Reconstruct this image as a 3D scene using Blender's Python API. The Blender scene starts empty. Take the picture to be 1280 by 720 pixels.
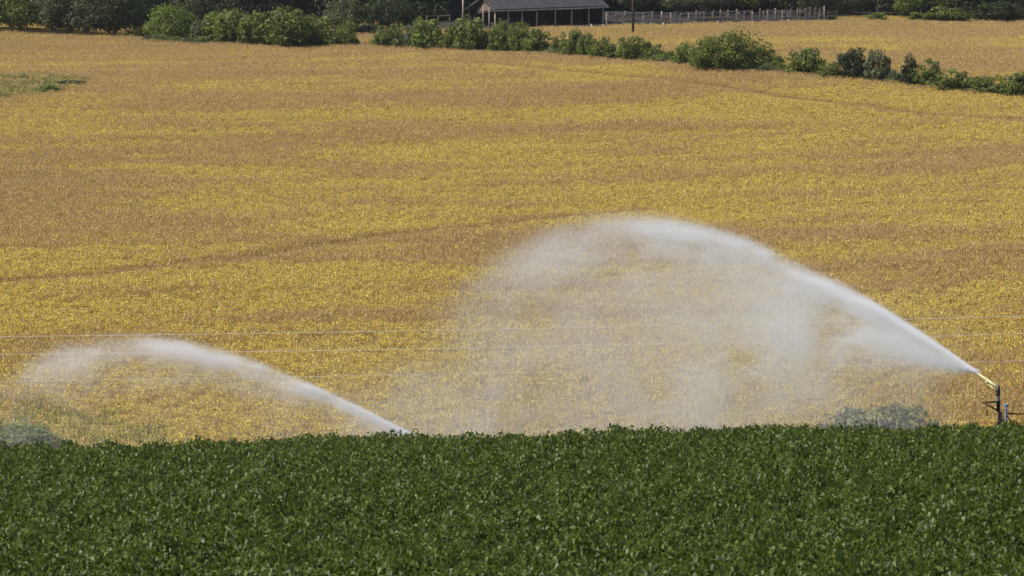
import bpy, math, random
import numpy as np
from mathutils import Vector, Matrix

random.seed(7)
RNG = np.random.default_rng(11)
scene = bpy.context.scene
col = scene.collection

# ------------------------------------------------------------------ camera
CAM_Z = 6.0            # metres above the near crop soil level
FPX = 4000.0           # focal length in photo pixels (1280 wide)
HORIZON = 270.0        # photo row of the horizon
cam_data = bpy.data.cameras.new('camera')
cam_data.sensor_width = 36.0
cam_data.lens = FPX / 1280.0 * 36.0
cam_data.clip_start = 0.5
cam_data.clip_end = 6000
cam_data.dof.use_dof = True
cam_data.dof.focus_distance = 84.0
cam_data.dof.aperture_fstop = 6.3
cam = bpy.data.objects.new('camera', cam_data)
col.objects.link(cam)
PITCH = math.atan((360.0 - HORIZON) / FPX)
cam.location = (0, 0, CAM_Z)
cam.rotation_euler = (math.radians(90) - PITCH, 0, 0)
scene.camera = cam

# ------------------------------------------------------------------ world, sun, exposure
SUN_EL, SUN_AZ = math.radians(51), math.radians(-100)   # azimuth from +Y (away), clockwise seen from above
world = bpy.data.worlds.new('World'); scene.world = world
world.use_nodes = True
wn = world.node_tree
sky = wn.nodes.new('ShaderNodeTexSky'); sky.sky_type = 'NISHITA'; sky.sun_disc = False
sky.sun_elevation = SUN_EL; sky.sun_rotation = SUN_AZ
sky.air_density = 1.0; sky.dust_density = 1.5
bg = wn.nodes['Background']; bg.inputs['Strength'].default_value = 0.09
wn.links.new(sky.outputs['Color'], bg.inputs['Color'])
sun_data = bpy.data.lights.new('sun', 'SUN'); sun_data.energy = 4.2
sun_data.angle = math.radians(0.53); sun_data.color = (1.0, 0.95, 0.87)
sun = bpy.data.objects.new('sun', sun_data); col.objects.link(sun)
to_sun = Vector((math.sin(SUN_AZ) * math.cos(SUN_EL), math.cos(SUN_AZ) * math.cos(SUN_EL), math.sin(SUN_EL)))
sun.rotation_euler = to_sun.to_track_quat('Z', 'Y').to_euler()
sun.location = (-40, 60, 120)
vs = scene.view_settings
vs.view_transform = 'Standard'; vs.look = 'None'; vs.gamma = 1.0; vs.use_curve_mapping = False
vs.exposure = 0.4
scene.render.engine = 'CYCLES'
scene.cycles.use_denoising = True
scene.cycles.use_adaptive_sampling = False
scene.cycles.max_bounces = 12
scene.cycles.diffuse_bounces = 8
scene.cycles.glossy_bounces = 2
scene.cycles.transmission_bounces = 8
scene.cycles.transparent_max_bounces = 8
scene.cycles.sample_clamp_indirect = 4.0

# ------------------------------------------------------------------ terrain
def smax(a, b, k):
    h = np.clip(0.5 + 0.5 * (a - b) / k, 0, 1)
    return b * (1 - h) + a * h + k * h * (1 - h)

def ground_z(x, y):
    x = np.asarray(x, float); y = np.asarray(y, float)
    d = np.clip(y - 50, 0, 62)
    near = 0.95 + 0.025 * x - 0.00125 * d ** 2 - 0.150 * np.clip(y - 112, 0, None) - 0.0005 * x * x
    near = near + 0.05 * np.sin(x * 0.55 + 1.0) * np.sin(y * 0.21) + 0.03 * np.sin(x * 1.3 + y * 0.4)
    hill = CAM_Z - 28.0 + 0.124 * y
    hill = hill + 0.45 * np.sin(x / 19.0 + y / 70.0 + 0.7) + 0.35 * np.sin(y / 24.0 - x / 60.0)
    hill = hill - 0.06 * np.clip(y - 470, 0, None)
    return smax(hill, near, 1.5)

def ray_dir(px, py):
    return (px - 640.0) / FPX, (HORIZON - py) / FPX      # x/y and z/y slopes

def at(px, py, Y):
    a, b = ray_dir(px, py)
    return Vector((a * Y, Y, CAM_Z + b * Y))

def hit(px, py, start=142.0, end=620.0):
    a, b = ray_dir(px, py)
    ys = np.arange(start, end, 0.25)
    g = ground_z(a * ys, ys); r = CAM_Z + b * ys
    k = np.nonzero(g >= r)[0]
    Y = ys[k[0]] if len(k) else end
    return Vector((a * Y, Y, float(ground_z(a * Y, Y))))

# lattice noise in numpy, for where plants grow and where spray thins out
_LAT = np.random.default_rng(5).random((64, 64, 64)).astype(np.float32)
def vnoise(p, scale):
    q = np.asarray(p, np.float32) * scale
    i = np.floor(q).astype(np.int64); f = q - i
    f = f * f * (3 - 2 * f)
    out = 0
    for dx in (0, 1):
        for dy in (0, 1):
            for dz in (0, 1):
                w = (f[:, 0] if dx else 1 - f[:, 0]) * (f[:, 1] if dy else 1 - f[:, 1]) * (f[:, 2] if dz else 1 - f[:, 2])
                out = out + w * _LAT[(i[:, 0] + dx) % 64, (i[:, 1] + dy) % 64, (i[:, 2] + dz) % 64]
    return out

# ------------------------------------------------------------------ helpers
def new_mat(name):
    m = bpy.data.materials.new(name); m.use_nodes = True
    nt = m.node_tree
    return m, nt, nt.nodes['Principled BSDF'], nt.nodes['Material Output']

def ramp(nt, fac, stops):
    r = nt.nodes.new('ShaderNodeValToRGB')
    els = r.color_ramp.elements
    while len(els) < len(stops): els.new(0.5)
    for e, (p, c) in zip(els, stops):
        e.position = p; e.color = (*c, 1)
    nt.links.new(fac, r.inputs['Fac'])
    return r.outputs['Color']

def noise(nt, scale, detail=3, vec=None, rough=0.55):
    n = nt.nodes.new('ShaderNodeTexNoise')
    n.inputs['Scale'].default_value = scale; n.inputs['Detail'].default_value = detail
    n.inputs['Roughness'].default_value = rough
    if vec is not None: nt.links.new(vec, n.inputs['Vector'])
    return n.outputs['Fac']

def mix(nt, a, b, fac, blend='MIX'):
    m = nt.nodes.new('ShaderNodeMix'); m.data_type = 'RGBA'; m.blend_type = blend
    for sock, v in ((m.inputs[0], fac), (m.inputs[6], a), (m.inputs[7], b)):
        if hasattr(v, 'links') or isinstance(v, bpy.types.NodeSocket): nt.links.new(v, sock)
        elif isinstance(v, tuple): sock.default_value = (*v, 1)
        else: sock.default_value = v
    return m.outputs[2]

def leaf_mat(name, stops, rough=0.62, spec=0.25, trans=0.35, source='island', noise_scale=0.0, dark=None):
    m, nt, p, out = new_mat(name)
    if source == 'island':
        g = nt.nodes.new('ShaderNodeNewGeometry'); f = g.outputs['Random Per Island']
    else:
        g = nt.nodes.new('ShaderNodeObjectInfo'); f = g.outputs['Random']
    c = ramp(nt, f, stops)
    if noise_scale:
        tc = nt.nodes.new('ShaderNodeNewGeometry')
        n = noise(nt, noise_scale, 2, tc.outputs['Position'])
        c = mix(nt, c, dark or tuple(v * 0.55 for v in stops[0][1]), ramp(nt, n, [(0.42, (0, 0, 0)), (0.62, (0.8, 0.8, 0.8))]))
    nt.links.new(c, p.inputs['Base Color'])
    p.inputs['Roughness'].default_value = rough
    p.inputs['Specular IOR Level'].default_value = spec
    if trans:
        t = nt.nodes.new('ShaderNodeBsdfTranslucent')
        c2 = mix(nt, c, (0.55, 0.75, 0.12), 0.25) if stops[0][1][1] > stops[0][1][0] else c
        nt.links.new(c2, t.inputs['Color'])
        ms = nt.nodes.new('ShaderNodeMixShader'); ms.inputs[0].default_value = trans
        nt.links.new(p.outputs[0], ms.inputs[1]); nt.links.new(t.outputs[0], ms.inputs[2])
        nt.links.new(ms.outputs[0], out.inputs['Surface'])
    return m

def plain_mat(name, a, b, scale=6.0, rough=0.75, metal=0.0, spec=0.3, bump=0.0, stretch=None):
    m, nt, p, out = new_mat(name)
    tc = nt.nodes.new('ShaderNodeTexCoord'); vec = tc.outputs['Object']
    if stretch:
        mp = nt.nodes.new('ShaderNodeMapping'); mp.inputs['Scale'].default_value = stretch
        nt.links.new(vec, mp.inputs['Vector']); vec = mp.outputs['Vector']
    n = noise(nt, scale, 4, vec)
    nt.links.new(ramp(nt, n, [(0.35, a), (0.65, b)]), p.inputs['Base Color'])
    p.inputs['Roughness'].default_value = rough; p.inputs['Metallic'].default_value = metal
    p.inputs['Specular IOR Level'].default_value = spec
    if bump:
        bn = nt.nodes.new('ShaderNodeBump'); bn.inputs['Strength'].default_value = bump; bn.inputs['Distance'].default_value = 0.02
        nt.links.new(n, bn.inputs['Height']); nt.links.new(bn.outputs['Normal'], p.inputs['Normal'])
    return m

class MB:
    """collects polygons for one mesh"""
    def __init__(self): self.v = []; self.f = []; self.m = []
    def poly(self, pts, mi=0):
        b = len(self.v); self.v += [tuple(p) for p in pts]; self.f.append(tuple(range(b, b + len(pts)))); self.m.append(mi)
    def box(self, c, s, rot=None, mi=0):
        c = Vector(c); b = len(self.v)
        for dx in (-.5, .5):
            for dy in (-.5, .5):
                for dz in (-.5, .5):
                    p = Vector((dx * s[0], dy * s[1], dz * s[2]))
                    if rot is not None: p = rot @ p
                    self.v.append(tuple(c + p))
        for q in ((0, 1, 3, 2), (4, 6, 7, 5), (0, 4, 5, 1), (2, 3, 7, 6), (0, 2, 6, 4), (1, 5, 7, 3)):
            self.f.append(tuple(b + i for i in q)); self.m.append(mi)
    def tube(self, pts, radii, n=8, mi=0, caps=True):
        pts = [Vector(p) for p in pts]; b0 = len(self.v)
        if not hasattr(radii, '__len__'): radii = [radii] * len(pts)
        for i, p in enumerate(pts):
            t = (pts[min(i + 1, len(pts) - 1)] - pts[max(i - 1, 0)]).normalized()
            u = t.orthogonal().normalized() if i == 0 else (u - t * u.dot(t)).normalized()
            w = t.cross(u)
            for k in range(n):
                a = 2 * math.pi * k / n
                self.v.append(tuple(p + (u * math.cos(a) + w * math.sin(a)) * radii[i]))
        for i in range(len(pts) - 1):
            for k in range(n):
                k2 = (k + 1) % n; b = b0 + i * n
                self.f.append((b + k, b + k2, b + n + k2, b + n + k)); self.m.append(mi)
        if caps:
            self.f.append(tuple(b0 + k for k in reversed(range(n)))); self.m.append(mi)
            e = b0 + (len(pts) - 1) * n
            self.f.append(tuple(e + k for k in range(n))); self.m.append(mi)
    def mesh(self, name, mats, smooth=False):
        me = bpy.data.meshes.new(name); me.from_pydata(self.v, [], self.f)
        for m in (mats if isinstance(mats, (list, tuple)) else [mats]): me.materials.append(m)
        me.polygons.foreach_set('material_index', self.m)
        if smooth: me.polygons.foreach_set('use_smooth', [True] * len(me.polygons))
        me.update(); return me
    def build(self, name, mats, parent=None, smooth=False, loc=None):
        return link(name, self.mesh(name, mats, smooth), parent, loc)

def link(name, me, parent=None, loc=None):
    o = bpy.data.objects.new(name, me); col.objects.link(o)
    if parent is not None: o.parent = parent
    if loc is not None: o.location = loc
    return o

def tag(o, label=None, cat=None, group=None, kind=None):
    if label: o['label'] = label
    if cat: o['category'] = cat
    if group: o['group'] = group
    if kind: o['kind'] = kind
    return o

def thing(name, loc, label, cat, group=None, rz=0.0):
    o = bpy.data.objects.new(name, None); o.empty_display_size = 0.3
    col.objects.link(o); o.location = loc; o.rotation_euler.z = rz
    return tag(o, label, cat, group)

def np_mesh(name, verts, quads, mats, mat_idx=None, smooth=False):
    """quads: (n,4) int array"""
    me = bpy.data.meshes.new(name)
    nv, nf = len(verts), len(quads)
    me.vertices.add(nv); me.vertices.foreach_set('co', np.asarray(verts, np.float32).ravel())
    k = quads.shape[1]
    me.loops.add(nf * k); me.loops.foreach_set('vertex_index', np.asarray(quads, np.int32).ravel())
    me.polygons.add(nf); me.polygons.foreach_set('loop_start', np.arange(0, nf * k, k, dtype=np.int32))
    if mat_idx is not None: me.polygons.foreach_set('material_index', np.asarray(mat_idx, np.int32))
    if smooth: me.polygons.foreach_set('use_smooth', np.ones(nf, bool))
    for m in mats: me.materials.append(m)
    me.update(calc_edges=True); me.validate()
    return me

def points_mesh(name, pts, attrs):
    me = bpy.data.meshes.new(name)
    me.vertices.add(len(pts)); me.vertices.foreach_set('co', np.asarray(pts, np.float32).ravel())
    for an, (typ, data) in attrs.items():
        a = me.attributes.new(an, typ, 'POINT')
        a.data.foreach_set('vector' if typ == 'FLOAT_VECTOR' else 'value', np.asarray(data).ravel())
    me.update(); return me

def scatter(name, pts, rot, scl, idx, protos, parent=None):
    """plants as stuff: copies of the prototype meshes standing on numpy-made points"""
    me = points_mesh(name, pts, {'rot': ('FLOAT_VECTOR', np.asarray(rot, np.float32)), 'scl': ('FLOAT_VECTOR', np.asarray(scl, np.float32)),
                                 'pick': ('INT', np.asarray(idx, np.int32))})
    o = link(name, me, parent)
    pc = bpy.data.collections.new(name + '_kinds')
    for k, pm in enumerate(protos):
        pc.objects.link(bpy.data.objects.new('%s_kind_%02d' % (name, k), pm))
    ng = bpy.data.node_groups.new(name + '_scatter', 'GeometryNodeTree')
    ng.interface.new_socket('Geometry', in_out='INPUT', socket_type='NodeSocketGeometry')
    ng.interface.new_socket('Geometry', in_out='OUTPUT', socket_type='NodeSocketGeometry')
    N = ng.nodes; L = ng.links
    gi = N.new('NodeGroupInput'); go = N.new('NodeGroupOutput')
    ci = N.new('GeometryNodeCollectionInfo'); ci.inputs['Collection'].default_value = pc
    ci.inputs['Separate Children'].default_value = True; ci.inputs['Reset Children'].default_value = True
    ip = N.new('GeometryNodeInstanceOnPoints'); ip.inputs['Pick Instance'].default_value = True
    def att(n, t):
        a = N.new('GeometryNodeInputNamedAttribute'); a.data_type = t; a.inputs['Name'].default_value = n
        return a.outputs['Attribute']
    L.new(gi.outputs[0], ip.inputs['Points']); L.new(ci.outputs[0], ip.inputs['Instance'])
    L.new(att('pick', 'INT'), ip.inputs['Instance Index'])
    e2r = N.new('FunctionNodeEulerToRotation'); L.new(att('rot', 'FLOAT_VECTOR'), e2r.inputs[0])
    L.new(e2r.outputs[0], ip.inputs['Rotation']); L.new(att('scl', 'FLOAT_VECTOR'), ip.inputs['Scale'])
    L.new(ip.outputs[0], go.inputs[0])
    md = o.modifiers.new('scatter', 'NODES'); md.node_group = ng
    return o

# ------------------------------------------------------------------ materials
M = {}
M['crop_leaf'] = leaf_mat('crop_leaf', [(0.0, (0.026, 0.046, 0.003)), (0.5, (0.054, 0.082, 0.004)), (1.0, (0.108, 0.136, 0.009))], rough=0.52, spec=0.34, trans=0.22)
M['crop_stem'] = plain_mat('crop_stem', (0.06, 0.11, 0.02), (0.09, 0.13, 0.03))
M['dry_blade'] = leaf_mat('dry_blade', [(0.0, (0.36, 0.225, 0.10)), (0.35, (0.47, 0.32, 0.135)), (0.7, (0.55, 0.40, 0.16)), (1.0, (0.47, 0.42, 0.125))], rough=0.8, spec=0.15, trans=0.45)
M['seed_head'] = leaf_mat('seed_head', [(0.0, (0.42, 0.26, 0.13)), (0.6, (0.57, 0.39, 0.18)), (1.0, (0.74, 0.58, 0.28))], rough=0.8, spec=0.15, trans=0.35)
M['flower'] = leaf_mat('flower', [(0.0, (0.68, 0.50, 0.035)), (0.6, (0.86, 0.71, 0.07)), (1.0, (0.92, 0.87, 0.34))], rough=0.7, spec=0.15, trans=0.35)
M['green_blade'] = leaf_mat('green_blade', [(0.0, (0.08, 0.11, 0.02)), (0.5, (0.14, 0.18, 0.035)), (1.0, (0.24, 0.25, 0.06))], rough=0.6, spec=0.2, trans=0.3)
M['leaf_dark'] = leaf_mat('leaf_dark', [(0.0, (0.026, 0.038, 0.014)), (0.6, (0.044, 0.060, 0.020)), (1.0, (0.072, 0.088, 0.030))], trans=0.12, noise_scale=0.5)
M['leaf_mid'] = leaf_mat('leaf_mid', [(0.0, (0.095, 0.12, 0.018)), (0.6, (0.155, 0.185, 0.032)), (1.0, (0.24, 0.255, 0.055))], trans=0.2, noise_scale=0.8)
M['leaf_bright'] = leaf_mat('leaf_bright', [(0.0, (0.11, 0.15, 0.022)), (0.6, (0.17, 0.23, 0.036)), (1.0, (0.25, 0.30, 0.06))], trans=0.25, noise_scale=0.8)
M['leaf_olive'] = leaf_mat('leaf_olive', [(0.0, (0.11, 0.105, 0.025)), (0.6, (0.18, 0.17, 0.04)), (1.0, (0.27, 0.25, 0.07))], trans=0.2)
M['leaf_grey'] = leaf_mat('leaf_grey', [(0.0, (0.085, 0.10, 0.045)), (0.6, (0.14, 0.155, 0.075)), (1.0, (0.21, 0.23, 0.12))], trans=0.2, noise_scale=0.8)
M['bark'] = plain_mat('bark', (0.07, 0.055, 0.04), (0.15, 0.12, 0.09), 5, stretch=(1, 1, .2), bump=.5)
M['bark_pale'] = plain_mat('bark_pale', (0.22, 0.19, 0.16), (0.34, 0.30, 0.25), 4, stretch=(1, 1, .2))
M['wood_grey'] = plain_mat('wood_grey', (0.26, 0.195, 0.155), (0.46, 0.37, 0.31), 5, stretch=(.4, .4, 1))
M['wood_brown'] = plain_mat('wood_brown', (0.12, 0.085, 0.06), (0.22, 0.16, 0.12), 5)
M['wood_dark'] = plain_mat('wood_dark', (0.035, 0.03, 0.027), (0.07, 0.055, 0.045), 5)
M['white_paint'] = plain_mat('white_paint', (0.62, 0.60, 0.55), (0.8, 0.78, 0.72), 9)
M['roof_sheet'] = plain_mat('roof_sheet', (0.028, 0.028, 0.030), (0.055, 0.053, 0.054), 1.2, rough=0.7, spec=0.25)
M['gun_metal'] = plain_mat('gun_metal', (0.018, 0.018, 0.018), (0.045, 0.038, 0.03), 12, rough=0.5, spec=0.5)
M['rust'] = plain_mat('rust', (0.06, 0.03, 0.018), (0.13, 0.07, 0.04), 14, rough=0.8)
M['barrel_paint'] = plain_mat('barrel_paint', (0.46, 0.46, 0.20), (0.60, 0.60, 0.33), 8, rough=0.35, spec=0.5)
M['blue_plastic'] = plain_mat('blue_plastic', (0.10, 0.20, 0.38), (0.22, 0.33, 0.52), 12, rough=0.5)
M['wire'] = plain_mat('wire', (0.62, 0.58, 0.52), (0.8, 0.76, 0.70), 2, rough=0.4)

def drop_mat():
    m, nt, p, out = new_mat('water_drops')
    d = nt.nodes.new('ShaderNodeBsdfDiffuse'); d.inputs['Color'].default_value = (0.88, 0.885, 0.89, 1)
    t = nt.nodes.new('ShaderNodeBsdfTranslucent'); t.inputs['Color'].default_value = (0.88, 0.885, 0.89, 1)
    ms = nt.nodes.new('ShaderNodeMixShader'); ms.inputs[0].default_value = 0.5
    nt.links.new(d.outputs[0], ms.inputs[1]); nt.links.new(t.outputs[0], ms.inputs[2])
    nt.links.new(ms.outputs[0], out.inputs['Surface'])
    return m
M['drops'] = drop_mat()

# ------------------------------------------------------------------ ground sheet
def ground():
    m, nt, p, out = new_mat('ground')
    g = nt.nodes.new('ShaderNodeNewGeometry')
    sep = nt.nodes.new('ShaderNodeSeparateXYZ'); nt.links.new(g.outputs['Position'], sep.inputs[0])
    n1 = noise(nt, 0.35, 5, g.outputs['Position']); n2 = noise(nt, 3.0, 4, g.outputs['Position'])
    dry = mix(nt, ramp(nt, n1, [(0.35, (0.20, 0.125, 0.06)), (0.65, (0.29, 0.19, 0.075))]), (0.13, 0.08, 0.04), ramp(nt, n2, [(0.4, (0, 0, 0)), (0.7, (0.6, 0.6, 0.6))]))
    soil = ramp(nt, n2, [(0.3, (0.03, 0.018, 0.010)), (0.7, (0.075, 0.045, 0.026))])
    mr = nt.nodes.new('ShaderNodeMapRange'); mr.inputs['From Min'].default_value = 104; mr.inputs['From Max'].default_value = 112
    nt.links.new(sep.outputs['Y'], mr.inputs['Value'])
    nt.links.new(mix(nt, soil, dry, mr.outputs['Result']), p.inputs['Base Color'])
    p.inputs['Roughness'].default_value = 0.95; p.inputs['Specular IOR Level'].default_value = 0.1
    bn = nt.nodes.new('ShaderNodeBump'); bn.inputs['Strength'].default_value = 0.6; bn.inputs['Distance'].default_value = 0.15
    nt.links.new(n2, bn.inputs['Height']); nt.links.new(bn.outputs['Normal'], p.inputs['Normal'])
    xs = np.concatenate([np.linspace(-900, -110, 14)[:-1], np.linspace(-110, 110, 111), np.linspace(110, 900, 14)[1:]])
    ys = np.concatenate([np.linspace(-300, 30, 12)[:-1], np.linspace(30, 130, 101)[:-1], np.linspace(130, 520, 196), np.linspace(520, 2500, 20)[1:]])
    X, Y = np.meshgrid(xs, ys); Z = ground_z(X, Y)
    v = np.stack([X, Y, Z], -1).reshape(-1, 3)
    nx, ny = len(xs), len(ys)
    i = (np.arange(ny - 1)[:, None] * nx + np.arange(nx - 1)[None, :]).ravel()
    q = np.stack([i, i + 1, i + nx + 1, i + nx], 1)
    o = link('ground', np_mesh('ground', v, q, [m], smooth=True))
    tag(o, 'sloping farm land from the crop ridge down and up the yellow hill', 'ground', kind='structure')
ground()

# ------------------------------------------------------------------ crop (potato plants)
def rand_unit(n, rng):
    v = rng.normal(size=(n, 3)); return v / np.linalg.norm(v, axis=1, keepdims=True)

def leaf_cloud(centers, normals, ups, length, width, fold=0.25, droop=0.25):
    """each leaf: 6 verts, 4 quads/tris -> two folded quads with pointed tip"""
    n = len(centers)
    t = ups - normals * np.sum(ups * normals, 1, keepdims=True)
    t /= np.linalg.norm(t, axis=1, keepdims=True) + 1e-9
    s = np.cross(t, normals)
    L = length[:, None]; W = width[:, None]
    a = centers - t * L * 0.5
    m1 = centers + normals * (L * 0.06)
    b = centers + t * L * 0.5 - normals * L * droop
    l1 = centers - t * L * 0.08 - s * W * 0.5 + normals * W * fold
    r1 = centers - t * L * 0.08 + s * W * 0.5 + normals * W * fold
    v = np.stack([a, l1, b, m1, r1], 1).reshape(-1, 3)
    k = np.arange(n)[:, None] * 5
    q = np.concatenate([k + np.array([[0, 3, 2, 1]]), k + np.array([[0, 4, 2, 3]])], 0)
    return v, q

def crop_plant(seed):
    rng = np.random.default_rng(seed)
    n = 200
    r = 0.34 * np.sqrt(rng.random(n)); a = rng.random(n) * 2 * np.pi
    top = 0.52 * (1 - 0.55 * (r / 0.34) ** 2)
    z = top * (1 - 0.55 * rng.random(n) ** 2) + rng.normal(0, 0.02, n)
    c = np.stack([r * np.cos(a), r * np.sin(a), np.clip(z, 0.08, None)], 1)
    out = np.stack([np.cos(a), np.sin(a), np.zeros(n)], 1)
    nrm = np.array([0, 0, 1.0]) * 0.75 + out * 0.35 + rng.normal(0, 0.5, (n, 3))
    nrm /= np.linalg.norm(nrm, axis=1, keepdims=True)
    up = out + rng.normal(0, 0.6, (n, 3)) - np.array([0, 0, 0.25])
    L = rng.uniform(0.042, 0.086, n); W = L * rng.uniform(0.5, 0.7, n)
    v, q = leaf_cloud(c, nrm, up, L, W, fold=0.24, droop=0.5)
    return np_mesh('crop_plant', v, q, [M['crop_leaf']])

def crop():
    rng = np.random.default_rng(3)
    protos = [crop_plant(100 + i) for i in range(8)]
    pts = []
    y = 33.0
    while y < 108:
        hw = 0.172 * y + 4.0
        x = np.arange(-hw, hw, 0.30)
        pts.append(np.stack([x + rng.normal(0, 0.09, len(x)), y + rng.normal(0, 0.10, len(x))], 1))
        y += 0.36 if y < 92 else 0.5
    p = np.concatenate(pts); n = len(p)
    z = ground_z(p[:, 0], p[:, 1])
    P = np.column_stack([p, z])
    rot = np.column_stack([rng.normal(0, .09, n), rng.normal(0, .09, n), rng.random(n) * 6.283])
    vig = vnoise(np.column_stack([p, np.zeros(n)]), 0.45)
    s = (0.68 + 0.40 * vig + 0.28 * vnoise(np.column_stack([p, np.full(n, 4.0)]), 1.3)) * rng.uniform(0.88, 1.12, n)
    # gaps: a few missing plants
    keep = (vnoise(np.column_stack([p, np.full(n, 9.0)]), 1.1) + rng.random(n) * 0.3) > 0.22
    scl = np.column_stack([s, s, s * rng.uniform(0.8, 1.3, n)])
    o = scatter('potato_crop', P[keep], rot[keep], scl[keep], rng.integers(0, 8, n)[keep], protos)
    tag(o, 'dense dark green leafy potato crop covering the near ridge', 'crop', kind='stuff')
crop()

# ------------------------------------------------------------------ meadow of dry grass and yellow flowers
def tuft(seed, flowers, heads, blades, h=0.55, rad=0.42, blade_mat=0, green=False):
    rng = np.random.default_rng(seed)
    V = []; F = []; MI = []
    def quad(pts, mi):
        b = len(V); V.extend(pts); F.append((b, b + 1, b + 2, b + 3)); MI.append(mi)
    for _ in range(blades):
        r = rad * math.sqrt(rng.random()); a = rng.random() * 6.283; base = np.array([r * math.cos(a), r * math.sin(a), 0])
        hh = h * rng.uniform(0.55, 1.0); lean = rng.normal(0, 0.16, 2) * hh
        w = rng.uniform(0.012, 0.026); d = rng.random() * 3.14; s = np.array([math.cos(d), math.sin(d), 0]) * w
        tip = base + np.array([lean[0], lean[1], hh]); mid = base + np.array([lean[0] * .3, lean[1] * .3, hh * .55])
        quad([base - s, mid - s, tip, mid + s], 0)
    for _ in range(heads):
        r = rad * math.sqrt(rng.random()); a = rng.random() * 6.283
        z = h * rng.uniform(0.75, 1.15); c = np.array([r * math.cos(a), r * math.sin(a), z]); l = rng.uniform(0.05, 0.10); w = rng.uniform(0.012, 0.022)
        d = rng.random() * 3.14; s = np.array([math.cos(d), math.sin(d), 0]) * w; t = np.array([rng.normal(0, .3), rng.normal(0, .3), 1]) * l
        quad([c - t, c - s, c + t, c + s], 1)
    for _ in range(flowers):
        r = rad * math.sqrt(rng.random()); a = rng.random() * 6.283
        z = h * rng.uniform(0.55, 1.0); c = np.array([r * math.cos(a), r * math.sin(a), z]); w = rng.uniform(0.014, 0.030) if rng.random() < .88 else rng.uniform(.034, .052)
        nrm = rng.normal(0, .5, 3) + np.array([0, -.15, .8]); nrm /= np.linalg.norm(nrm)
        u = np.cross(nrm, [1, .2, .1]); u /= np.linalg.norm(u); v2 = np.cross(nrm, u)
        quad([c - u * w, c - v2 * w, c + u * w, c + v2 * w], 2)
    return np_mesh('tuft', np.array(V), np.array(F), [M['green_blade' if green else 'dry_blade'], M['seed_head'], M['flower']], MI)

HEDGE = [(180, 53), (300, 57), (440, 58), (560, 62), (650, 66), (760, 74), (850, 82), (960, 91), (1080, 100), (1170, 109), (1300, 120)]
HP = [hit(p[0], p[1] + 3) for p in HEDGE]
hx = np.array([p.x for p in HP]); hy = np.array([p.y for p in HP])
GREEN_PATCH = np.array([(p.x, p.y) for p in (hit(-60, 98), hit(60, 97), hit(118, 104), hit(70, 120), hit(0, 129), hit(-60, 131))])
TRACKS = [[(-40, 366), (120, 349), (300, 331), (460, 305), (640, 284), (800, 268)],
          [(560, 80), (700, 92), (860, 108), (1000, 128), (1160, 148), (1300, 158)],
          [(900, 76), (1010, 66), (1130, 71), (1300, 78)]]
TR = [np.array([tuple(hit(*p))[:2] for p in t]) for t in TRACKS]

YARD = np.array([tuple(hit(*q))[:2] for q in ((500, 37), (560, 40), (590, 41), (640, 41), (700, 38), (760, 37), (860, 35), (1000, 32), (1050, 30))])

def in_poly(x, y, poly):
    c = np.zeros(len(x), bool); n = len(poly)
    for i in range(n):
        x1, y1 = poly[i]; x2, y2 = poly[(i + 1) % n]
        k = (y1 > y) != (y2 > y)
        c ^= k & (x < (x2 - x1) * (y - y1) / (y2 - y1 + 1e-12) + x1)
    return c

def seg_dist(x, y, line):
    d = np.full(len(x), 1e9)
    for a, b in zip(line[:-1], line[1:]):
        ab = b - a; t = np.clip(((x - a[0]) * ab[0] + (y - a[1]) * ab[1]) / (ab @ ab), 0, 1)
        d = np.minimum(d, np.hypot(x - a[0] - t * ab[0], y - a[1] - t * ab[1]))
    return d

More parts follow.
